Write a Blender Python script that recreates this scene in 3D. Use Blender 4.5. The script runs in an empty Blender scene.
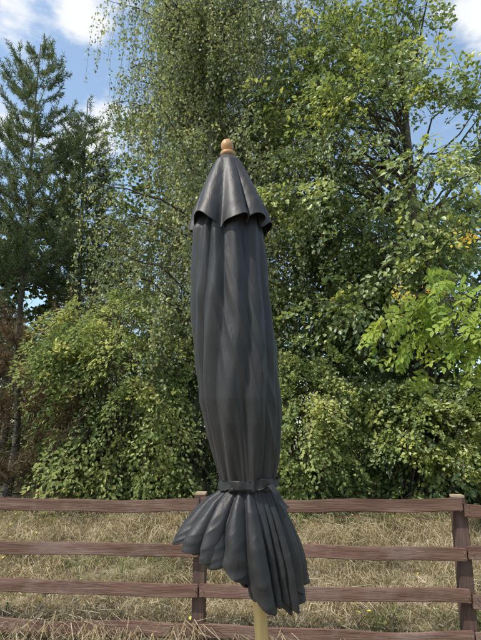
import bpy, math, numpy as np, bmesh
from mathutils import Vector, Matrix, noise as mn
rng=np.random.default_rng(7)
scene=bpy.context.scene
scene.view_settings.view_transform='Standard'
scene.view_settings.look='None'
scene.view_settings.exposure=0
COL=scene.collection

# ---------------------------------------------------------------- helpers
def link(ob,parent=None):
    COL.objects.link(ob)
    if parent is not None: ob.parent=parent
    return ob
def empty(name,loc=(0,0,0)):
    e=bpy.data.objects.new(name,None); e.empty_display_size=.2; COL.objects.link(e); return e
CL=dict(amp=.22,sc=1.0)
def mesh_np(name,V,F,mat,attrs=None,smooth=False,parent=None):
    me=bpy.data.meshes.new(name)
    V=np.ascontiguousarray(V,dtype=np.float32); F=np.ascontiguousarray(F,dtype=np.int32)
    me.vertices.add(len(V)); me.vertices.foreach_set('co',V.ravel())
    k=F.shape[1]
    me.loops.add(F.size); me.loops.foreach_set('vertex_index',F.ravel())
    me.polygons.add(len(F)); me.polygons.foreach_set('loop_start',np.arange(0,F.size,k,dtype=np.int32))
    if smooth: me.polygons.foreach_set('use_smooth',np.ones(len(F),dtype=bool))
    me.update(calc_edges=True)
    if attrs:
        for a,v in attrs.items():
            x,y,z=V[:,0]*CL['sc'],V[:,1]*CL['sc'],V[:,2]*CL['sc']
            cl=(np.sin(x*2.3+1.7*np.sin(z*1.9+y))+np.sin(z*2.9+y*2.1+1.3*np.sin(x*2.7))+np.sin(y*3.1-x*1.1+z*.7))/3
            v=v+CL['amp']*cl
            at=me.attributes.new(a,'FLOAT','POINT'); at.data.foreach_set('value',np.ascontiguousarray(v,dtype=np.float32))
    me.materials.append(mat)
    ob=bpy.data.objects.new(name,me); link(ob,parent); return ob
def norm(a): return a/np.maximum(np.linalg.norm(a,axis=-1,keepdims=True),1e-9)
def tubes(P,R,k=5):
    M,K,_=P.shape
    T=norm(np.gradient(P,axis=1))
    ref=np.where(np.abs(T[...,2:3])>.8,np.array([1.,0,0]),np.array([0,0,1.]))
    A=norm(np.cross(T,ref)); B=np.cross(T,A)
    th=np.arange(k)/k*2*math.pi
    V=P[:,:,None,:]+R[:,:,None,None]*(A[:,:,None,:]*np.cos(th)[None,None,:,None]+B[:,:,None,:]*np.sin(th)[None,None,:,None])
    idx=np.arange(M*K*k).reshape(M,K,k)
    a=idx[:,:-1,:]; b=idx[:,1:,:]
    F=np.stack([a,np.roll(a,-1,2),np.roll(b,-1,2),b],-1).reshape(-1,4)
    return V.reshape(-1,3),F
def leaf_geo(P,D,N,L,W,r,kind=0):
    n=len(P); D=norm(D); S=norm(np.cross(D,N)); Nn=np.cross(S,D)
    L=L[:,None]; W=W[:,None]
    if kind==0:
        V=np.stack([P,P+D*L*.42+S*W*.5,P+D*L,P+D*L*.42-S*W*.5],1).reshape(-1,3)
        F=np.arange(n*4).reshape(n,4); at=np.repeat(r,4)
    else:
        up=Nn*W*.14
        V=np.stack([P,P+D*L*.28+S*W*.46+up,P+D*L*.65+S*W*.40+up,P+D*L-up*.6,P+D*L*.65-S*W*.40+up,P+D*L*.28-S*W*.46+up],1).reshape(-1,3)
        b=np.arange(n)[:,None]*6
        F=np.concatenate([b+np.array([[0,1,2,3]]),b+np.array([[0,3,4,5]])],0); at=np.repeat(r,6)
    return V,F,at
def merge(parts):
    Vs=[];Fs=[];As=[];o=0
    for V,F,a in parts:
        Vs.append(V);Fs.append(F+o);As.append(a);o+=len(V)
    return np.concatenate(Vs),np.concatenate(Fs),np.concatenate(As)

# ---------------------------------------------------------------- materials
def newmat(name):
    m=bpy.data.materials.new(name); m.use_nodes=True
    nt=m.node_tree; nt.nodes.clear(); return m,nt
def N(nt,t,**kw):
    n=nt.nodes.new(t)
    for k,v in kw.items(): setattr(n,k,v)
    return n
def ramp(nt,stops):
    n=nt.nodes.new('ShaderNodeValToRGB'); e=n.color_ramp.elements
    while len(e)<len(stops): e.new(.5)
    for i,(p,c) in enumerate(stops):
        e[i].position=p; e[i].color=(*c,1)
    return n
def leaf_mat(name,stops,transl=.4,gain=1.0,gloss=0.):
    m,nt=newmat(name); L=nt.links
    at=N(nt,'ShaderNodeAttribute',attribute_name='rnd')
    rp=ramp(nt,[(p,tuple(min(x*gain,.85) for x in c)) for p,c in stops]); L.new(at.outputs['Fac'],rp.inputs['Fac'])
    pr=N(nt,'ShaderNodeBsdfDiffuse')
    L.new(rp.outputs['Color'],pr.inputs['Color'])
    tr=N(nt,'ShaderNodeBsdfTranslucent')
    mu=N(nt,'ShaderNodeMix',data_type='RGBA',blend_type='MULTIPLY'); mu.inputs[0].default_value=1; mu.inputs[7].default_value=(1.7,1.6,1.1,1)
    L.new(rp.outputs['Color'],mu.inputs[6]); L.new(mu.outputs[2],tr.inputs['Color'])
    mx=N(nt,'ShaderNodeMixShader'); mx.inputs[0].default_value=transl
    L.new(pr.outputs[0],mx.inputs[1]); L.new(tr.outputs[0],mx.inputs[2]); last=mx
    if gloss:
        gl=N(nt,'ShaderNodeBsdfGlossy'); gl.inputs['Roughness'].default_value=.45; gl.inputs['Color'].default_value=(.9,.95,1,1)
        m2=N(nt,'ShaderNodeMixShader'); m2.inputs[0].default_value=gloss
        L.new(mx.outputs[0],m2.inputs[1]); L.new(gl.outputs[0],m2.inputs[2]); last=m2
    o=N(nt,'ShaderNodeOutputMaterial'); L.new(last.outputs[0],o.inputs['Surface'])
    return m
def simple_mat(name,stops,scale=8,stretch=(1,1,1),rough=.8,bump=.3,bscale=40,spec=.3,detail=6,patch=None):
    m,nt=newmat(name); L=nt.links
    tc=N(nt,'ShaderNodeTexCoord'); mp=N(nt,'ShaderNodeMapping'); mp.inputs['Scale'].default_value=stretch
    oi=N(nt,'ShaderNodeObjectInfo'); vm=N(nt,'ShaderNodeVectorMath',operation='ADD'); sc=N(nt,'ShaderNodeMath',operation='MULTIPLY'); sc.inputs[1].default_value=17
    L.new(oi.outputs['Random'],sc.inputs[0]); L.new(tc.outputs['Object'],vm.inputs[0]); L.new(sc.outputs[0],vm.inputs[1])
    L.new(vm.outputs[0],mp.inputs['Vector'])
    nz=N(nt,'ShaderNodeTexNoise'); nz.inputs['Scale'].default_value=scale; nz.inputs['Detail'].default_value=detail; nz.inputs['Roughness'].default_value=.65
    L.new(mp.outputs[0],nz.inputs['Vector'])
    rp=ramp(nt,stops); L.new(nz.outputs['Fac'],rp.inputs['Fac']); col=rp.outputs['Color']
    if patch:      # weathered pale patches
        n4=N(nt,'ShaderNodeTexNoise'); n4.inputs['Scale'].default_value=2.6; n4.inputs['Detail'].default_value=8; n4.inputs['Roughness'].default_value=.7; L.new(vm.outputs[0],n4.inputs['Vector'])
        m4=N(nt,'ShaderNodeMapRange'); m4.inputs['From Min'].default_value=.5; m4.inputs['From Max'].default_value=.72; m4.inputs['To Max'].default_value=.6; L.new(n4.outputs['Fac'],m4.inputs['Value'])
        mm=N(nt,'ShaderNodeMix',data_type='RGBA'); L.new(m4.outputs[0],mm.inputs[0]); L.new(col,mm.inputs[6]); mm.inputs[7].default_value=(*patch,1); col=mm.outputs[2]
    n2=N(nt,'ShaderNodeTexNoise'); n2.inputs['Scale'].default_value=bscale; n2.inputs['Detail'].default_value=4
    L.new(mp.outputs[0],n2.inputs['Vector'])
    bp=N(nt,'ShaderNodeBump'); bp.inputs['Strength'].default_value=bump; bp.inputs['Distance'].default_value=.01
    L.new(n2.outputs['Fac'],bp.inputs['Height'])
    pr=N(nt,'ShaderNodeBsdfPrincipled'); pr.inputs['Roughness'].default_value=rough; pr.inputs['Specular IOR Level'].default_value=spec
    L.new(col,pr.inputs['Base Color']); L.new(bp.outputs[0],pr.inputs['Normal'])
    o=N(nt,'ShaderNodeOutputMaterial'); L.new(pr.outputs[0],o.inputs['Surface'])
    return m
def flat_mat(name,c):
    m,nt=newmat(name); L=nt.links
    tc=N(nt,'ShaderNodeTexCoord'); nz=N(nt,'ShaderNodeTexNoise'); nz.inputs['Scale'].default_value=4; nz.inputs['Detail'].default_value=0; L.new(tc.outputs['Object'],nz.inputs['Vector'])
    rp=ramp(nt,[(.3,tuple(x*.65 for x in c)),(.7,tuple(x*1.3 for x in c))]); L.new(nz.outputs['Fac'],rp.inputs['Fac'])
    d=N(nt,'ShaderNodeBsdfDiffuse'); L.new(rp.outputs[0],d.inputs[0]); o=N(nt,'ShaderNodeOutputMaterial'); L.new(d.outputs[0],o.inputs['Surface']); return m

M_birch=leaf_mat('birch_leaf',[(0,(.085,.115,.055)),(.4,(.165,.20,.095)),(.75,(.27,.295,.135)),(1,(.42,.42,.19))],gain=1.15,gloss=.03)
M_green=leaf_mat('broad_leaf',[(0,(.06,.095,.038)),(.4,(.125,.175,.062)),(.75,(.225,.275,.085)),(1,(.40,.42,.13))],gain=1.15,gloss=.05)
M_shrub=leaf_mat('shrub_leaf',[(0,(.08,.12,.05)),(.4,(.17,.22,.088)),(.75,(.285,.32,.125)),(1,(.45,.45,.18))],gain=1.15)
M_ash=leaf_mat('ash_leaf',[(0,(.13,.20,.05)),(.4,(.25,.34,.085)),(.8,(.37,.44,.11)),(1,(.52,.50,.13))],transl=.45)
M_dark=leaf_mat('background_leaf',[(0,(.06,.09,.045)),(.5,(.11,.15,.068)),(1,(.21,.25,.10))],gain=1.1)
M_pine=leaf_mat('pine_needle',[(0,(.07,.10,.06)),(.5,(.14,.175,.10)),(1,(.23,.265,.135))],transl=.2,gain=1.2)
M_brown=leaf_mat('dry_needle',[(0,(.06,.05,.035)),(.4,(.15,.11,.075)),(.7,(.22,.16,.10)),(1,(.15,.18,.09))],transl=.2)
M_orange=leaf_mat('turning_leaf',[(0,(.50,.34,.06)),(1,(.66,.54,.12))],transl=.4)
M_grass=leaf_mat('dry_grass_blade',[(0,(.12,.105,.068)),(.3,(.28,.235,.16)),(.65,(.46,.385,.27)),(.85,(.60,.52,.38)),(1,(.15,.18,.075))],transl=.3,gloss=0)
M_fallen=leaf_mat('fallen_leaf',[(0,(.5,.38,.07)),(1,(.65,.55,.15))],transl=.1)
M_bark=simple_mat('bark',[(.3,(.07,.058,.048)),(.7,(.19,.16,.135))],scale=6,stretch=(1,1,.3),bump=.8)
M_bbark=simple_mat('birch_bark',[(.36,(.05,.045,.04)),(.46,(.4,.38,.35)),(.8,(.52,.50,.46))],scale=4,stretch=(1,1,3),bump=.4)
M_twig=flat_mat('twig',(.11,.088,.07))
M_ground=simple_mat('soil_and_thatch',[(.3,(.08,.065,.04)),(.5,(.18,.15,.09)),(.7,(.30,.25,.16))],scale=3.5,bump=1,bscale=60,rough=1,spec=.1)

# ---------------------------------------------------------------- sun/sky
d2s=np.array([-.66,-.38,0.]); d2s=d2s/np.linalg.norm(d2s); EL=math.radians(54)
ds=Vector((d2s[0]*math.cos(EL),d2s[1]*math.cos(EL),math.sin(EL)))
sl=bpy.data.lights.new('sun','SUN'); sl.energy=4.8; sl.angle=math.radians(.5); sl.color=(1,.95,.87)
so=bpy.data.objects.new('sun',sl); COL.objects.link(so); so.rotation_euler=ds.to_track_quat('Z','Y').to_euler(); so.location=(0,0,20)
w=bpy.data.worlds.new('World'); scene.world=w; w.use_nodes=True; nt=w.node_tree; nt.nodes.clear(); L=nt.links
sk=N(nt,'ShaderNodeTexSky'); sk.sky_type='NISHITA'; sk.sun_disc=False; sk.sun_elevation=EL; sk.sun_rotation=math.atan2(ds.x,ds.y)%(2*math.pi)
sk.air_density=1.2; sk.dust_density=1.2
tc=N(nt,'ShaderNodeTexCoord')
nz=N(nt,'ShaderNodeTexNoise'); nz.inputs['Scale'].default_value=5; nz.inputs['Detail'].default_value=5; nz.inputs['Roughness'].default_value=.6
mp=N(nt,'ShaderNodeMapping'); mp.inputs['Scale'].default_value=(1,1,2.0); L.new(tc.outputs['Generated'],mp.inputs['Vector']); L.new(mp.outputs[0],nz.inputs['Vector'])
acc=None
for (dx,dy,dz),r0,amp in [((-.362,.66,.657),.08,.36),((-.277,.666,.693),.07,.38),((-.261,.791,.553),.09,.38),((-.42,.72,.54),.08,.30),((.382,.655,.652),.10,.36),((.0,-.1,.99),.9,.24)]:
    vd=N(nt,'ShaderNodeVectorMath',operation='DISTANCE'); vd.inputs[1].default_value=(dx,dy,dz); L.new(tc.outputs['Generated'],vd.inputs[0])
    mr=N(nt,'ShaderNodeMapRange'); mr.inputs['From Min'].default_value=0; mr.inputs['From Max'].default_value=r0*1.5; mr.inputs['To Min'].default_value=amp; mr.inputs['To Max'].default_value=0
    L.new(vd.outputs['Value'],mr.inputs['Value'])
    if acc is None: acc=mr.outputs[0]
    else:
        a=N(nt,'ShaderNodeMath',operation='MAXIMUM'); L.new(acc,a.inputs[0]); L.new(mr.outputs[0],a.inputs[1]); acc=a.outputs[0]
a=N(nt,'ShaderNodeMath',operation='ADD'); L.new(acc,a.inputs[0]); L.new(nz.outputs['Fac'],a.inputs[1])
mr=N(nt,'ShaderNodeMapRange'); mr.interpolation_type='SMOOTHSTEP'; mr.inputs['From Min'].default_value=.58; mr.inputs['From Max'].default_value=.80; mr.inputs['To Min'].default_value=.10
L.new(a.outputs[0],mr.inputs['Value'])
sb=N(nt,'ShaderNodeMix',data_type='RGBA',blend_type='MULTIPLY'); sb.inputs[0].default_value=1; L.new(sk.outputs[0],sb.inputs[6]); sb.inputs[7].default_value=(1.35,1.5,1.5,1)
mx=N(nt,'ShaderNodeMix',data_type='RGBA'); L.new(mr.outputs[0],mx.inputs[0]); L.new(sb.outputs[2],mx.inputs[6]); mx.inputs[7].default_value=(6.6,6.75,6.95,1)
bg=N(nt,'ShaderNodeBackground'); bg.inputs['Strength'].default_value=.15; L.new(mx.outputs[2],bg.inputs['Color'])
o=N(nt,'ShaderNodeOutputWorld'); L.new(bg.outputs[0],o.inputs['Surface'])

# ---------------------------------------------------------------- ground
def gz(x,y):
    t=np.clip((np.asarray(y)-4.4)/4.2,0,1); t=t*t*(3-2*t)
    return .42*t+.04*np.sin(x*1.3+y*.7)*t
xs=np.concatenate([[-400,-150,-60,-25],np.arange(-12,12.01,.2),[25,60,150,400]])
ys=np.concatenate([[-400,-150,-40,-10],np.arange(-3,16.01,.2),[25,60,150,400]])
X,Y=np.meshgrid(xs,ys); Z=gz(X,Y)+np.where((Y>4.2)&(Y<15),.02*np.sin(X*5.1)*np.cos(Y*6.3),0)
V=np.stack([X,Y,Z],-1).reshape(-1,3); idx=np.arange(X.size).reshape(X.shape)
F=np.stack([idx[:-1,:-1],idx[:-1,1:],idx[1:,1:],idx[1:,:-1]],-1).reshape(-1,4)
mesh_np('ground',V,F,M_ground,smooth=True)

def make_grass():
    nt_=4600; tx=rng.uniform(-4.8,4.8,nt_); ty=rng.uniform(3.3,9.0,nt_)
    nb=19; bx=(tx[:,None]+rng.normal(0,.06,(nt_,nb))); by=(ty[:,None]+rng.normal(0,.06,(nt_,nb)))
    dens=.5+.5*np.sin(tx*1.7+1+1.5*np.sin(ty*1.3))*np.cos(ty*2.3+np.sin(tx*2.1))
    tl=rng.uniform(.10,.27,nt_)*(.6+.95*dens)*np.where(ty<4.1,.45,1); az=rng.uniform(0,6.28,(nt_,1))+rng.normal(0,.9,(nt_,nb))
    P=np.stack([bx,by,gz(bx,by)],-1)
    d=np.stack([np.cos(az),np.sin(az)-.5,np.zeros_like(az)],-1)*rng.uniform(.4,1.1,(nt_,nb,1))
    Lb=(tl[:,None]*rng.uniform(.6,1.3,(nt_,nb)))[...,None]
    up=np.array([0,0,1.])
    p1=P+Lb*(.35*d+.45*up); p2=P+Lb*(.95*d+.45*up*rng.uniform(.0,1.3,(nt_,nb,1)))
    s=norm(np.stack([-d[...,1],d[...,0],np.zeros_like(az)],-1)+rng.normal(0,.4,(nt_,nb,3)))*rng.uniform(.0022,.0048,(nt_,nb,1))
    V=np.stack([P-s,P+s,p1+s*.9,p1-s*.9,p2+s*.25,p2-s*.25],2).reshape(-1,3)
    b=np.arange(nt_*nb)[:,None]*6
    F=np.concatenate([b+np.array([[0,1,2,3]]),b+np.array([[3,2,4,5]])])
    tone=np.clip(rng.normal(.45,.2,nt_),0,.84); gm=(rng.random(nt_)<.04+.3*(np.sin(tx*1.1-.5)*np.sin(ty*1.9)>.5))
    r=np.where(gm[:,None],1.4,np.clip(tone[:,None]+rng.normal(0,.09,(nt_,nb)),0,.8))
    CL.update(amp=.14,sc=1.4); mesh_np('dry_grass',V,F,M_grass,{'rnd':np.repeat(r.ravel(),6)}); CL.update(amp=.2,sc=1.0)
make_grass()
n=300; P=np.stack([rng.uniform(-4,4,n),rng.uniform(4.2,8,n),np.zeros(n)],-1); P[:,2]=gz(P[:,0],P[:,1])+rng.uniform(.05,.14,n)
V,F,a=leaf_geo(P,rng.normal(0,1,(n,3))*[1,1,.3],np.array([0,0,1.])+rng.normal(0,.3,(n,3)),rng.uniform(.03,.05,n),rng.uniform(.02,.035,n),rng.random(n),1)
mesh_np('fallen_leaves',V,F,M_fallen,{'rnd':a})

# ---------------------------------------------------------------- vegetation
def curve_pts(p0,p1,bend,K=7,jit=.0):
    t=np.linspace(0,1,K)[None,:,None]
    P=p0[:,None,:]*(1-t)+p1[:,None,:]*t
    P=P+bend[:,None,:]*(4*t*(1-t))
    if jit: P=P+rng.normal(0,jit,P.shape)*np.sin(t*math.pi)
    return P
def make_birch(name,base,H,reach,nl,ns,zmin=1.3,spacing=.036,lmin=.5,lmax=2.3,leaf=.045,seed=1,mat=M_birch,uu=(.16,.99),tone0=.45):
    global rng
    rng=np.random.default_rng(seed)
    par=empty(name); base=np.array(base,float)
    K=12; t=np.linspace(0,1,K)
    tr=base+np.stack([.25*np.sin(t*3.0)+t*.2,.15*np.sin(t*4),t*H],-1)
    V,F=tubes(tr[None],(.12*(1-t)+.015)[None],10); mesh_np('trunk',V,F,M_bbark,smooth=True,parent=par)
    u=rng.uniform(*uu,nl); az=rng.uniform(0,2*math.pi,nl)
    st=np.stack([np.interp(u,t,tr[:,i]) for i in range(3)],-1)
    R=reach*np.clip(1.0-np.abs(u-.42)*.6,.3,1)*rng.uniform(.45,1.15,nl)
    outv=np.stack([np.cos(az),np.sin(az),np.zeros(nl)],-1)
    rise=rng.uniform(.3,.9,nl)*R
    Kl=9; s=np.linspace(0,1,Kl)
    LP=st[:,None,:]+outv[:,None,:]*(R[:,None]*s)[...,None]
    LP[...,2]+=rise[:,None]*(1.7*s-1.05*s**2)
    LP+=rng.normal(0,.05,LP.shape)*s[None,:,None]
    V,F=tubes(LP,(.028*(1-s)+.005)[None]*np.ones((nl,1)),5); mesh_np('limbs',V,F,M_twig,smooth=True,parent=par)
    li=np.repeat(np.arange(nl),ns); m=len(li); q=rng.uniform(.12,1,m)*(Kl-1); i0=np.minimum(q.astype(int),Kl-2); fr=(q-i0)[:,None]
    sp=LP[li,i0]*(1-fr)+LP[li,i0+1]*fr
    side=norm(rng.normal(0,1,(m,3))*[1,1,.2]+outv[li]*.6)
    off=rng.uniform(.1,.6,m)[:,None]; Ls=rng.uniform(lmin,lmax,m)
    Ls=np.minimum(Ls,np.maximum(sp[:,2]-zmin*rng.uniform(.7,1.5,m),.25))
    Ks=6; s=np.linspace(0,1,Ks)
    SP=sp[:,None,:]+side[:,None,:]*off[:,None,:]*(1-np.exp(-s*3.5))[None,:,None]
    SP[...,2]+=-Ls[:,None]*(s**1.3)+.12*np.sin(s*3.1)*off
    wob=rng.normal(0,.035,(m,1,3))*np.sin(s*5+rng.uniform(0,6,(m,1)))[...,None]; SP+=wob
    V,F=tubes(SP,np.full((m,Ks),.0022),3); mesh_np('hanging_twigs',V,F,M_twig,parent=par)
    nlv=np.maximum((Ls/spacing),4).astype(int); si=np.repeat(np.arange(m),nlv); n=len(si)
    q=rng.uniform(.03,1,n)*(Ks-1); i0=np.minimum(q.astype(int),Ks-2); fr=(q-i0)[:,None]
    P=SP[si,i0]*(1-fr)+SP[si,i0+1]*fr+rng.normal(0,.035,(n,3))
    D=rng.normal(0,.6,(n,3))+[0,0,-.7]; Nn=rng.normal(0,1,(n,3))+[-.3,-.5,.5]
    tone=np.clip(tone0+rng.normal(0,.15,m),0,1)[si]+rng.normal(0,.13,n)
    tone=np.where(rng.random(n)<.03,1,np.clip(tone,0,.92))
    V,F,a=leaf_geo(P,D,Nn,rng.uniform(.75,1.25,n)*leaf,rng.uniform(.75,1.1,n)*leaf*.8,tone)
    mesh_np('foliage',V,F,mat,{'rnd':a},parent=par); return n
def sprays(st,D,Ls,Wd,n,droop):
    M_=len(st); D=norm(D); up=np.array([0,0,1.])
    S=norm(np.cross(D,up)+1e-4)
    roll=rng.normal(0,.35,(M_,1)); U=np.cross(S,D); S=S*np.cos(roll)+U*np.sin(roll); U=np.cross(S,D)
    t=rng.random((M_,n))**.8; u=rng.uniform(-1,1,(M_,n))
    wid=Wd[:,None]*(1.05-t*.75)*np.minimum(1,t*3+.3)
    P=st[:,None]+D[:,None]*(t*Ls[:,None])[...,None]+S[:,None]*(u*wid)[...,None]+U[:,None]*rng.normal(0,.04,(M_,n,1))
    P[...,2]-=droop*(t**2+.35*np.abs(u))*Ls[:,None]
    LD=D[:,None]*.8+S[:,None]*(u*1.1)[...,None]+rng.normal(0,.35,(M_,n,3)); LD[...,2]-=.5
    LN=U[:,None]*.7+rng.normal(0,.55,(M_,n,3))+[-.15,-.3,0]
    return P,LD,LN
def make_broad(name,base,H,cc,rad,nsp,n,leaf,mat,seed,trunk_r=.12,shell=.45,droop=.5,sl=.7,lim=60,kind=1,asp=.7,tone0=.42,zlo=.2,bright=.0,pinnate=False,trunk=True,clumps=0,cut=None):
    global rng
    rng=np.random.default_rng(seed)
    par=empty(name); base=np.array(base,float); cc=np.array(cc,float); rad=np.array(rad,float)
    if trunk:
        K=10; t=np.linspace(0,1,K); top=np.array([cc[0],cc[1],base[2]+H])
        tr=base+(top-base)*t[:,None]+np.stack([.15*np.sin(t*4),.12*np.sin(t*5),0*t],-1)
        V,F=tubes(tr[None],(trunk_r*(1-t)+.012)[None],9); mesh_np('trunk',V,F,M_bark,smooth=True,parent=par)
    dirs=norm(rng.normal(0,1,(nsp*4,3))); rr=(rng.uniform(shell**3,1,nsp*4))**(1/3)
    lump=1+.28*np.sin(dirs[:,0]*5+seed)*np.cos(dirs[:,2]*6+seed*2)+.15*np.sin(dirs[:,1]*9+seed)
    st=cc+dirs*rad*(rr*lump)[:,None]
    if clumps:
        cen=cc+norm(rng.normal(0,1,(clumps,3)))*rad*rng.uniform(.45,1,(clumps,1))
        ci=rng.integers(0,clumps,nsp*4); dirs=norm(rng.normal(0,1,(nsp*4,3)))
        st=cen[ci]+dirs*rng.uniform(.2,1,(nsp*4,1))*[.6,.6,.35]*(.35+.22*rad.mean()); dirs=norm(dirs*.5+norm(st-cc))
    ok=(st[:,2]>zlo)&(st[:,1]<cc[1]+rad[1]*.45)
    if cut is not None: ok&=cut(st)
    st=st[ok][:nsp]; dirs=dirs[ok][:nsp]; m=len(st)
    D=norm(dirs*[1,1,.5]+rng.normal(0,.45,(m,3))+[0,0,.05])
    Ls=sl*rng.uniform(.6,1.3,m); Wd=Ls*rng.uniform(.3,.5,m)
    P,LD,LN=sprays(st,D,Ls,Wd,n,droop)
    s=np.linspace(0,1,4); TP=st[:,None]+D[:,None]*(s[None]*Ls[:,None])[...,None]; TP[...,2]-=droop*(s**2)[None]*Ls[:,None]
    V1,F1=tubes(TP,np.ones((m,1))*(.005*(1-s)+.0018)[None],3)
    k=min(lim,m); sel=rng.choice(m,k,replace=False)
    if trunk:
        u=np.clip((st[sel,2]-base[2])/H-rng.uniform(.05,.2,k),.12,.95); p0=np.stack([np.interp(u,t,tr[:,i]) for i in range(3)],-1)
    else: p0=np.stack([base[0]+rng.normal(0,.3,k)*rad[0],base[1]+rng.normal(0,.2,k),np.full(k,base[2])],-1)
    LPp=curve_pts(p0,st[sel],np.stack([np.zeros(k),np.zeros(k),np.full(k,.15)*rad[2]*.3],-1),7,.06)
    s=np.linspace(0,1,7); V2,F2=tubes(LPp,np.ones((k,1))*(trunk_r*.22*(1-s)+.006)[None],5)
    mesh_np('branches',np.concatenate([V1,V2]),np.concatenate([F1,F2+len(V1)]),M_twig,parent=par)
    st_tone=np.clip(tone0+rng.normal(0,.15,m),0,.9); tone=st_tone[:,None]+rng.normal(0,.09,(m,n))
    if bright: tone=np.where(rng.random((m,1))<bright,tone+.35,tone)
    tone=np.clip(tone,0,1).ravel(); P=P.reshape(-1,3); LD=LD.reshape(-1,3); LN=LN.reshape(-1,3); N_=len(P)
    if pinnate:
        LD=norm(LD); S=norm(np.cross(LD,LN)); Nn=np.cross(S,LD); parts=[]
        rl=rng.uniform(.20,.30,N_)
        for j in range(4):
            for sg in (-1,1):
                f=.25+j*.22
                p=P+LD*(rl*f)[:,None]; p[:,2]-=.3*rl*f*f
                parts.append(leaf_geo(p,S*sg+LD*.6-[0,0,.35]+rng.normal(0,.12,(N_,3)),Nn+rng.normal(0,.25,(N_,3)),np.full(N_,leaf)*rng.uniform(.75,1.15,N_),np.full(N_,leaf*.5),tone+rng.normal(0,.05,N_),1))
        V,F,a=merge(parts)
    else:
        V,F,a=leaf_geo(P,LD,LN,leaf*rng.uniform(.65,1.25,N_),leaf*asp*rng.uniform(.7,1.15,N_),tone,kind)
    mesh_np('foliage',V,F,mat,{'rnd':a},parent=par)
    return par,st
def make_pine(name,base,H,seed,rlow=1.6,mat=M_pine,z0=.15,total=40000,whorl=.42,nl=.13,nw=.015,sub=6):
    global rng
    rng=np.random.default_rng(seed); par=empty(name); base=np.array(base,float)
    K=8; t=np.linspace(0,1,K); tr=base+np.stack([.08*np.sin(t*5),.05*np.sin(t*4),t*H],-1)
    V,F=tubes(tr[None],(.08*(1-t)+.012)[None],8); mesh_np('trunk',V,F,M_bark,smooth=True,parent=par)
    bp=[];bl=[]
    z=H*z0; s=np.linspace(0,1,6)
    while z<H-.25:
        f=1-(z/H); Rr=rlow*(f**.75)+.25
        for a in np.arange(6)/6*6.28+rng.uniform(0,6):
            if rng.random()<.12: continue
            a+=rng.normal(0,.25); Lb=Rr*rng.uniform(.55,1.2)
            rise=rng.uniform(.25,.6)+.35*(1-f)
            p=base+np.array([.08*math.sin(z/H*5),0,z+rng.normal(0,.05)])+np.stack([np.cos(a)*Lb*s,np.sin(a)*Lb*s,Lb*rise*s**1.8],-1)
            p+=rng.normal(0,.02,p.shape)
            bp.append(p); bl.append(Lb)
            for _ in range(int(3+Lb*sub)):
                q=rng.uniform(.25,.95)*5; i=min(int(q),4); st=p[i]+(p[i+1]-p[i])*(q-i)
                aa=a+rng.choice([-1,1])*rng.uniform(.4,1.1); l2=rng.uniform(.2,.5)*min(1,Lb)
                bp.append(st+np.stack([np.cos(aa)*l2*s,np.sin(aa)*l2*s,l2*(.35*s+.6*s**2)],-1)); bl.append(l2)
        z+=whorl*rng.uniform(.7,1.2)
    bp.append(base+np.array([0,0,H-.6])+np.stack([np.zeros(6),np.zeros(6),np.linspace(0,.75,6)],-1)); bl.append(.7)
    bp=np.array(bp); bl=np.array(bl); m=len(bp)
    V,F=tubes(bp,(.003+.007*bl[:,None])*(1.1-s)[None],3); mesh_np('branches',V,F,M_twig,parent=par)
    wgt=np.minimum(bl,.8)+.12; cnt=np.maximum((wgt/wgt.sum()*total).astype(int),4); si=np.repeat(np.arange(m),cnt); n=len(si)
    q=(1-rng.random(n)*np.minimum(.9,.5/bl[si]))*5; i0=np.clip(q.astype(int),0,4); fr=(q-i0)[:,None]
    P=bp[si,i0]*(1-fr)+bp[si,i0+1]*fr; T=norm(bp[si,i0+1]-bp[si,i0])
    D=T*.8+rng.normal(0,.6,(n,3))
    tone=np.clip(.45+rng.normal(0,.2,n),0,1)
    V,F,a=leaf_geo(P,D,rng.normal(0,1,(n,3)),rng.uniform(.7,1.2,n)*nl,np.full(n,nw),tone)
    mesh_np('foliage',V,F,mat,{'rnd':a},parent=par); return n

g=.42
make_birch('birch_tree',(-1.0,9.2,g),13.5,2.45,100,29,seed=3,leaf=.062,spacing=.047,lmax=2.6,tone0=.5)
make_birch('birch_tree',(-.2,11.5,g),15,2.8,50,24,seed=8,zmin=4,leaf=.08,spacing=.07,uu=(.35,.95))
notop=lambda s:~((s[:,0]>3.9)&(s[:,2]>8.3))&~((s[:,2]>7.9)&(s[:,0]>5.0))
make_broad('maple_tree',(3.6,9.6,g),12.5,(3.7,9.6,7.2),(3.5,2.6,5.4),1350,38,.10,M_green,11,trunk_r=.14,droop=.35,sl=.9,lim=110,bright=.25,tone0=.5,clumps=100,cut=notop)
make_broad('willow_tree',(2.0,10.6,g),12,(1.9,10.6,8.2),(2.0,1.8,4.8),650,46,.08,M_birch,12,trunk_r=.10,droop=.6,sl=.8,lim=70,tone0=.42,kind=0,cut=notop)
make_broad('hazel_bush',(-1.9,8.2,g),3,(-1.95,8.3,2.3),(1.35,.9,2.3),560,52,.066,M_shrub,21,trunk=False,droop=.8,sl=.6,lim=50,trunk_r=.06,bright=.3,tone0=.47,clumps=42)
make_broad('hazel_bush',(-.3,8.6,g),3,(-.3,8.7,1.9),(1.4,.9,1.9),430,50,.066,M_shrub,22,trunk=False,droop=.8,sl=.55,lim=40,trunk_r=.06,bright=.25,clumps=32)
make_broad('hazel_bush',(.9,8.0,g),2.4,(.95,8.1,1.6),(.75,.7,1.4),270,52,.066,M_shrub,23,trunk=False,droop=.8,sl=.5,lim=40,trunk_r=.05,bright=.25,tone0=.5)
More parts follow.
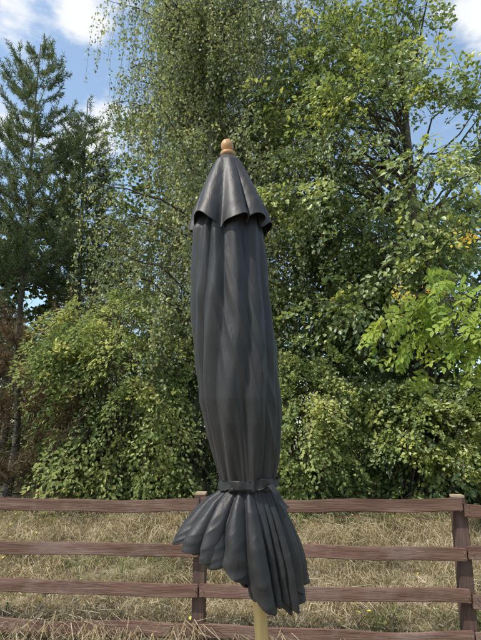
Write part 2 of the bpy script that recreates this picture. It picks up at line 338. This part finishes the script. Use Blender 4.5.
make_broad('lilac_bush',(2.9,8.2,g),2.6,(2.9,8.3,1.4),(1.4,.9,1.3),430,44,.072,M_green,24,trunk=False,droop=.6,sl=.5,lim=60,trunk_r=.05,bright=.25,tone0=.55,clumps=28)
make_broad('lilac_bush',(4.8,7.6,g),3,(4.8,7.8,2.0),(1.3,1.0,1.8),380,44,.078,M_green,25,trunk=False,droop=.6,sl=.55,lim=60,trunk_r=.05,bright=.2,tone0=.45,clumps=28)
par,st=make_broad('ash_tree',(4.2,6.2,.3),3.8,(3.6,5.9,3.05),(1.45,.6,.55),56,7,.115,M_ash,31,trunk_r=.05,droop=.4,sl=.6,lim=40,pinnate=True,tone0=.48,shell=.3)
rng=np.random.default_rng(9)
cs=np.array([[x,5.75,z] for x,z in [(1.95,3.28),(2.1,3.22),(2.4,3.30),(2.9,4.05),(3.05,4.0),(2.85,3.92)]])
P=np.repeat(cs,17,0); P=P+rng.normal(0,1,P.shape)*[.07,.07,.035]; n=len(P)
V,F,a=leaf_geo(P,rng.normal(0,1,(n,3))+[0,0,-.5],rng.normal(0,1,(n,3))+[-.3,-.8,.5],rng.uniform(.035,.065,n),rng.uniform(.025,.04,n),rng.random(n),1)
mesh_np('turning_leaves',V,F,M_orange,{'rnd':a},parent=par)
a0=np.repeat(np.array([[4.0,6.1,2.6]]),len(cs),0); LPp=curve_pts(a0,cs,np.tile(np.array([0,0,.2]),(len(cs),1)),7,.03); s=np.linspace(0,1,7)
V,F=tubes(LPp,np.ones((len(cs),1))*(.012*(1-s)+.003)[None],4); mesh_np('side_branches',V,F,M_twig,parent=par)
make_pine('pine_tree',(-5.3,11,g),11.3,41,rlow=2.0,z0=.4,total=44000,nw=.019)
make_pine('pine_tree',(-4.2,11.8,g),10.2,42,rlow=1.6,z0=.4,total=28000,nw=.019)
make_pine('pine_tree',(-6.6,10.0,g),8.6,43,rlow=2.2,z0=.3,total=32000,nw=.018)
make_pine('dry_conifer',(-3.9,8.4,g),3.0,44,rlow=1.3,mat=M_brown,z0=.03,whorl=.28,total=26000,nw=.012,sub=8)
make_pine('dry_conifer',(-3.0,9.6,g),3.8,45,rlow=1.4,mat=M_brown,z0=.03,whorl=.3,total=22000,nw=.012)
def mass(name,specs,mat,seed,leaf=.11,n=40,sl=1.0):
    global rng
    rng=np.random.default_rng(seed); parts=[]
    for cc,rad,nsp in specs:
        cc=np.array(cc,float);rad=np.array(rad,float)
        dirs=norm(rng.normal(0,1,(nsp,3))); dirs[:,1]=-np.abs(dirs[:,1])
        lump=1+.25*np.sin(dirs[:,0]*6+cc[0])*np.cos(dirs[:,2]*7)
        st=cc+dirs*rad*(rng.uniform(.6,1,nsp)*lump)[:,None]; ok=st[:,2]>.4; st=st[ok];dirs=dirs[ok];m=len(st)
        Ls=sl*rng.uniform(.6,1.3,m)
        P,LD,LN=sprays(st,dirs+rng.normal(0,.4,(m,3)),Ls,Ls*.45,n,.5)
        tone=np.clip(.5+rng.normal(0,.18,(m,1))+rng.normal(0,.1,(m,n)),0,1).ravel(); k=m*n
        parts.append(leaf_geo(P.reshape(-1,3),LD.reshape(-1,3),LN.reshape(-1,3),leaf*rng.uniform(.7,1.2,k),leaf*.8*rng.uniform(.7,1.2,k),tone))
    V,F,a=merge(parts); mesh_np(name,V,F,mat,{'rnd':a})
mass('background_trees',[((-9,14,3.5),(3.0,2,5.5),450),((-6.6,13.0,2.6),(2.6,.8,4.4),420),((-5.6,14,3.4),(3,2,5.8),640),((-2,15,4.5),(3.2,2,7),560),((1.5,14.5,4),(3,1.5,6.0),380),((3,16,5),(3.5,2,8.0),560),((6,14,3.5),(3,1.5,4.6),360),((8.0,15,4),(3.5,2,5.4),480),((11,14,4),(3,2,5),250),((-13,14,3),(3,2,5),130)],M_dark,51,leaf=.16,n=26)
mass('undergrowth',[((-4.5,10.6,.8),(1.8,.8,2.4),260),((-1.5,10.6,.8),(2,.8,2.4),200),((1.6,10.0,1.0),(2,.8,2.8),330),((4.6,10.2,1.0),(2,.8,3.2),330),((7.4,9.5,1.2),(1.6,.8,2.6),170),((-7.3,10.0,.8),(1.6,.8,2.4),170)],M_dark,52,leaf=.09,n=30,sl=.6)

# ---------------------------------------------------------------- fence
M_wood=simple_mat('fence_timber',[(.28,(.085,.042,.030)),(.5,(.15,.082,.060)),(.7,(.22,.135,.105)),(.88,(.33,.25,.21))],scale=2.2,stretch=(.8,9,9),rough=.72,bump=.55,bscale=9,patch=(.27,.20,.17))
M_post=simple_mat('fence_post_timber',[(.3,(.055,.03,.023)),(.55,(.10,.057,.044)),(.8,(.17,.108,.088))],scale=2.2,stretch=(9,9,.8),rough=.8,bump=.5,bscale=9,patch=(.14,.10,.085))
M_end=simple_mat('bare_end_grain',[(.3,(.30,.22,.14)),(.7,(.46,.36,.24))],scale=30)
M_bolt=simple_mat('nail_steel',[(.3,(.10,.09,.08)),(.7,(.2,.17,.15))],scale=60,rough=.5)
def box(name,c,size,mat,parent,ang=0,tilt=0,bev=.006,seg=14,wob=.004):
    bm=bmesh.new(); bmesh.ops.create_cube(bm,size=1)
    bmesh.ops.scale(bm,vec=size,verts=bm.verts)
    ax=int(np.argmax(size))
    ed=[e for e in bm.edges if abs((e.verts[0].co-e.verts[1].co)[ax])>size[ax]*.9]
    bmesh.ops.subdivide_edges(bm,edges=ed,cuts=seg,use_grid_fill=True)
    bmesh.ops.bevel(bm,geom=[e for e in bm.edges if e.calc_face_angle(0)>1.2],offset=bev,segments=2,affect='EDGES')
    sd=rng.uniform(0,100)
    for v in bm.verts:
        k=mn.noise(Vector((v.co[ax]*1.6+sd,0,0)))
        k2=mn.noise(Vector((v.co[ax]*1.6+sd,7,0)))
        for j in range(3):
            if j!=ax: v.co[j]+=(k if j==2 or (ax==2 and j==0) else k2)*wob*2
    me=bpy.data.meshes.new(name); bm.to_mesh(me); bm.free(); me.materials.append(mat)
    ob=bpy.data.objects.new(name,me); ob.location=c; ob.rotation_euler=(0,tilt,ang); link(ob,parent); return ob
rng=np.random.default_rng(5)
fence=empty('wooden_fence')
sl_=-.08; ang=math.atan(sl_)
def FY(x): return 4.09+sl_*x
posts=[-6.42,-4.39,-2.36,-.325,1.72,3.75,5.78]
for i,px in enumerate(posts):
    h=1.09
    box(f'post_{i}',(px,FY(px)+.085,h/2-.15),(.10,.10,h+.3-.02),M_post,fence,ang)
    box(f'post_top_{i}',(px,FY(px)+.085,h+.001),(.088,.088,.02),M_end,fence,ang,bev=.003,seg=1,wob=0)
zr=[1.012,.675,.375,.108]
for j,z in enumerate(zr):
    for i in range(len(posts)-1):
        x0,x1=posts[i],posts[i+1]; Lr=(x1-x0)/math.cos(ang)-.008; xc=(x0+x1)/2
        box(f'rail_{j}_{i}',(xc,FY(xc)+rng.uniform(-.004,.004),z+rng.uniform(-.014,.014)),(Lr,.042,.092),M_wood,fence,ang,tilt=rng.normal(0,.005),wob=.012)
bm=bmesh.new()
for px in posts:
    for z in zr:
        for dx in (-.03,.03):
            for dz in (-.018,.018):
                r_=bmesh.ops.create_cone(bm,segments=10,radius1=.004,radius2=.003,depth=.01,cap_ends=True)
                bmesh.ops.rotate(bm,verts=r_['verts'],matrix=Matrix.Rotation(math.pi/2,3,'X'))
                bmesh.ops.translate(bm,verts=r_['verts'],vec=(px+dx,FY(px+dx)-.026,z+dz))
me=bpy.data.meshes.new('nails'); bm.to_mesh(me); bm.free(); me.materials.append(M_bolt); link(bpy.data.objects.new('nails',me),fence)

# ---------------------------------------------------------------- parasol
UY=1.8
def axx(z): return -.0567+.069*(2.778-z)
um=empty('closed_parasol')
m,nt=newmat('charcoal_fabric'); L=nt.links
tc=N(nt,'ShaderNodeTexCoord'); n1=N(nt,'ShaderNodeTexNoise'); n1.inputs['Scale'].default_value=6; n1.inputs['Detail'].default_value=6
L.new(tc.outputs['Object'],n1.inputs['Vector'])
rp=ramp(nt,[(.3,(.0145,.0138,.0148)),(.7,(.0235,.0225,.0240))]); L.new(n1.outputs['Fac'],rp.inputs['Fac'])
n2=N(nt,'ShaderNodeTexNoise'); n2.inputs['Scale'].default_value=600; L.new(tc.outputs['Object'],n2.inputs['Vector'])
mp=N(nt,'ShaderNodeMapping'); mp.inputs['Scale'].default_value=(1,1,.20); mp.inputs['Rotation'].default_value=(0,.15,0); L.new(tc.outputs['Object'],mp.inputs[0])
n3=N(nt,'ShaderNodeTexNoise'); n3.inputs['Scale'].default_value=24; n3.inputs['Detail'].default_value=4; n3.inputs['Distortion'].default_value=.5; L.new(mp.outputs[0],n3.inputs['Vector'])
b1=N(nt,'ShaderNodeBump'); b1.inputs['Strength'].default_value=.3; b1.inputs['Distance'].default_value=.001; L.new(n2.outputs['Fac'],b1.inputs['Height'])
b2=N(nt,'ShaderNodeBump'); b2.inputs['Strength'].default_value=.38; b2.inputs['Distance'].default_value=.012; L.new(n3.outputs['Fac'],b2.inputs['Height']); L.new(b1.outputs[0],b2.inputs['Normal'])
pr=N(nt,'ShaderNodeBsdfPrincipled'); pr.inputs['Roughness'].default_value=.50; pr.inputs['Sheen Weight'].default_value=.05; pr.inputs['Sheen Roughness'].default_value=.5
pr.inputs['Specular IOR Level'].default_value=.45; pr.inputs['Specular Tint'].default_value=(1,.96,.94,1)
L.new(rp.outputs[0],pr.inputs['Base Color']); L.new(b2.outputs[0],pr.inputs['Normal'])
o=N(nt,'ShaderNodeOutputMaterial'); L.new(pr.outputs[0],o.inputs['Surface']); M_fab=m
M_pole=simple_mat('pole_wood',[(.3,(.50,.33,.13)),(.7,(.66,.46,.22))],scale=5,stretch=(12,12,1),rough=.5,bump=.15)
M_fin=simple_mat('finial_wood',[(.3,(.38,.19,.085)),(.7,(.50,.27,.13))],scale=8,rough=.45,bump=.1)
def surf(name,fn,NU,NT,parent,mat=M_fab,thick=.0015):
    u=np.linspace(0,2*math.pi,NU,endpoint=False); t=np.linspace(0,1,NT)
    U,T=np.meshgrid(u,t); P=fn(U,T)
    V=P.reshape(-1,3).copy(); idx=np.arange(NU*NT).reshape(NT,NU)
    F=np.stack([idx[:-1],np.roll(idx[:-1],-1,1),np.roll(idx[1:],-1,1),idx[1:]],-1).reshape(-1,4)
    ob=mesh_np(name,V,F,mat,smooth=True,parent=parent)
    if thick:
        md=ob.modifiers.new('thickness','SOLIDIFY'); md.thickness=thick; md.offset=0
    return ob
def fbm(U,z,s1,s2,seed,ridged=False):
    out=np.empty(U.shape); cu=np.cos(U)*s1; su=np.sin(U)*s1
    f=out.ravel(); A=cu.ravel();B=su.ravel();C=(z*s2+np.zeros_like(U)).ravel()
    for i in range(f.size): f[i]=mn.noise(Vector((A[i]+seed,B[i],C[i])))
    o_=f.reshape(U.shape)
    if ridged: o_=1-2*np.abs(o_)*1.6
    return o_
def pleats(ph,centers,widths,heights,p=1.8):
    out=np.zeros_like(ph); tan=np.zeros_like(ph)
    for c,w_,h in zip(centers,widths,heights):
        d=(ph-c+math.pi)%(2*math.pi)-math.pi
        x=d/w_
        b=np.exp(-np.abs(x)**p)
        out=(out**5+(h*b)**5)**.2
        tan+=h*x*np.exp(-x*x)
    return out,tan
rg=np.random.default_rng(77)
zk=np.array([1.393,1.433,1.53,1.62,1.709,1.896,2.092,2.36,2.46,2.60]); zk_c=np.array([.027,.0268,.0217,.013,.0037,-.011,-.033,-.048,-.045,-.048]); zk_r=np.array([.094,.094,.111,.126,.136,.144,.142,.132,.105,.05])
NC=12
bc=np.cumsum(rg.uniform(.5,1.6,NC)); bc=bc/bc[-1]*2*math.pi; bw=np.diff(np.concatenate([[0],bc]))*.50; bh=rg.uniform(.70,1.15,NC)
def body(U,T):
    z=2.58-(2.58-1.395)*T
    R=np.interp(z,zk,zk_r); c=np.interp(z,zk,zk_c)
    tw=.85*(2.4-z)
    ph=U+tw+.10*np.sin(z*4.0+2*U)+.03*np.sin(z*9+U)
    o1,t1=pleats(ph,bc,bw,bh,1.6)
    o2=np.cos(19*(U+tw*.6)+1.8*np.sin(3*U+z*2)); near=np.clip((1.84-z)/.44,0,1)**1.3; neart=np.clip((z-2.15)/.3,0,1)
    o3=np.cos(31*U+2*np.sin(4*U)+3*z)
    amp=np.interp(z,[1.39,1.5,1.75,2.1,2.4,2.6],[.24,.28,.27,.25,.26,.25])
    diag=fbm(U+z*1.4,z,2.6,2.0,5,True)
    r=R*(.845+amp*o1+near*(.045*o2+.016*o3)+.018*neart*o2+.04*fbm(ph,z,1.4,1.8,3)+.030*diag+.009*fbm(U,z,6,11,9))
    th=U+amp*.32*t1
    return np.stack([c+r*np.cos(th),UY+r*np.sin(th)*.9,z],-1)
surf('canopy_folds',body,520,200,um)
def cap(U,T):
    s=T
    R=np.interp(s,[0,.04,.13,.35,.55,.8,1],[.012,.028,.055,.086,.112,.138,.153])
    ph=U+.75; g1=8*ph+1.1*np.sin(ph*2+.5)+.7*np.sin(3*ph); w_=np.cos(g1)
    w2=np.cos(4*ph+1.0); w3=np.cos(17*ph+1.5*np.sin(2*ph))
    A=np.interp(s,[0,.12,.35,.7,1],[0,.04,.075,.105,.14])
    r=R*(1+A*w_*.85+.04*s*w2+.014*s*w3+.06*s*fbm(U,s*.5,1.8,4,21)+.02*s*fbm(U+s,s,4,4,31))
    z=2.722-s*(.348-.018*w_*s-.008*w2*s+.007*s*w3*.6+.010*np.cos(3*ph+2)*s) +.02*s*s*fbm(U,s,4,2,8)
    th=U+A*.8*np.sin(g1+.4)
    c=np.interp(z,[2.35,2.72],[-.040,-.053])
    return np.stack([c+r*np.cos(th),UY+r*np.sin(th)*.95,z],-1)
surf('vent_cap',cap,420,100,um,thick=.002)
def skirt_fn(seed,rs,ls,NP,amp0,ph0,base=.092):
    rg=np.random.default_rng(int(seed*10))
    cs=np.cumsum(rg.uniform(.55,1.6,NP)); cs=cs/cs[-1]*2*math.pi+ph0; ws=np.diff(np.concatenate([[ph0],cs]))*.48; hs=rg.uniform(.6,1.25,NP)
    def f(U,T):
        xk=np.cos(U+.05*np.sin(5*U+seed))
        Lx=np.interp(xk,[-1,-.6,-.15,.3,.7,1],[.178,.215,.285,.345,.355,.315])*ls
        Rr=np.interp(xk,[-1,-.6,-.15,.3,.7,1],[.200,.178,.15,.130,.134,.146])*rs
        s=T
        o1,t1=pleats(U+.12*s*np.sin(3*U+seed),cs,ws,hs,1.7)
        o2=np.cos(27*U+2.2*np.sin(3*U+seed)+1.5*s)
        A=amp0*np.interp(s,[0,.2,.6,1],[.35,.85,1.1,1.25])
        R=base+(Rr-base)*(1-(1-s)**2.0)*(1-.25*np.clip(s-.55,0,1)*(1+xk))
        r=R*(.81+A*o1+.035*(1-s)*o2+.09*s*fbm(U,s,2.2,2.0,seed)+.016*fbm(U+s,s,5,4,seed+4,True)*s)
        th=U+A*.46*t1
        z=1.402-Lx*s*(1+.12*(o1-.6)+.006*o2)-.03*s*fbm(U,s,3,2,seed+7)
        c=.027+np.clip(1.40-z,0,1)*.13*(.65+.4*xk)
        return np.stack([c+r*np.cos(th),UY+r*np.sin(th)*.9,z],-1)
    return f
surf('gathered_hem',skirt_fn(2.0,1,1,17,.37,.3),560,110,um)
surf('gathered_hem_inner',skirt_fn(5.0,.82,1.05,13,.38,1.1,.088),420,80,um)
surf('gathered_hem_core',skirt_fn(9.0,.58,.98,8,.40,2.1,.08),320,50,um)
def strap(U,T):
    v=T*2*math.pi; hw=.0145; th_=.0016
    rr=.1025+.0040*np.cos(7*U+1)+.0025*np.cos(3*U)+.0015*np.cos(17*U)
    cx=np.clip(np.cos(v)*1.6,-1,1)*th_; cz=np.clip(np.sin(v)*1.6,-1,1)*hw
    z=1.416+cz*(1+.14*np.sin(9*U)+.08*np.sin(4*U))+.006*np.cos(U+.4)+.0025*np.sin(5*U)
    r=rr+cx+.002*np.sin(v*2+6*U)
    return np.stack([.0275+r*np.cos(U),UY+r*np.sin(U)*.92,z],-1)
surf('tie_strap',strap,240,24,um,thick=0)
def tab(U,T):
    v=T; wx=np.cos(U)*.011; k=np.sin(U)*.0012
    th=-.85+.25*v
    r=.110+.050*v+.006*np.sin(v*6)+k
    return np.stack([.0275+r*np.cos(th)+wx*.8,UY+r*np.sin(th)*.92+wx*.5,1.418-.075*v+wx*.25],-1)
surf('strap_end',tab,24,16,um,thick=0)
def lathe(name,prof,mat,parent,tilt=True,K=32):
    pr_=np.array(prof)
    def f(U,T):
        i=np.rint(T*(len(pr_)-1)).astype(int); r=pr_[i,0]; z=pr_[i,1]
        return np.stack([axx(z)+r*np.cos(U) if tilt else axx(0)+r*np.cos(U),UY+r*np.sin(U),z],-1)
    return surf(name,f,K,len(pr_),parent,mat,thick=0)
lathe('finial',[(.0005,2.789),(.008,2.788),(.016,2.783),(.0225,2.775),(.026,2.764),(.0265,2.754),(.024,2.744),(.019,2.736),(.0175,2.732),(.027,2.729),(.031,2.725),(.031,2.715),(.027,2.709),(.0005,2.708)],M_fin,um)
lathe('pole',[(.0005,2.70),(.023,2.699),(.023,2.0),(.023,1.2),(.023,.6),(.023,.05),(.0005,.049)],M_pole,um)
M_base=simple_mat('base_concrete',[(.3,(.10,.10,.10)),(.7,(.2,.2,.2))],scale=30)
lathe('weighted_base',[(.0005,.34),(.032,.34),(.032,.09),(.06,.085),(.22,.06),(.25,.045),(.25,.005),(.0005,.004)],M_base,um,tilt=False,K=48)

# ---------------------------------------------------------------- camera
cam=bpy.data.cameras.new('camera'); co=bpy.data.objects.new('camera',cam); COL.objects.link(co)
cam.sensor_fit='VERTICAL'; cam.sensor_height=24; cam.lens=24*481/640; cam.clip_end=2000; cam.clip_start=.05
co.location=(0,0,1.6); co.rotation_euler=(math.radians(90+12.9),0,0)
scene.camera=co
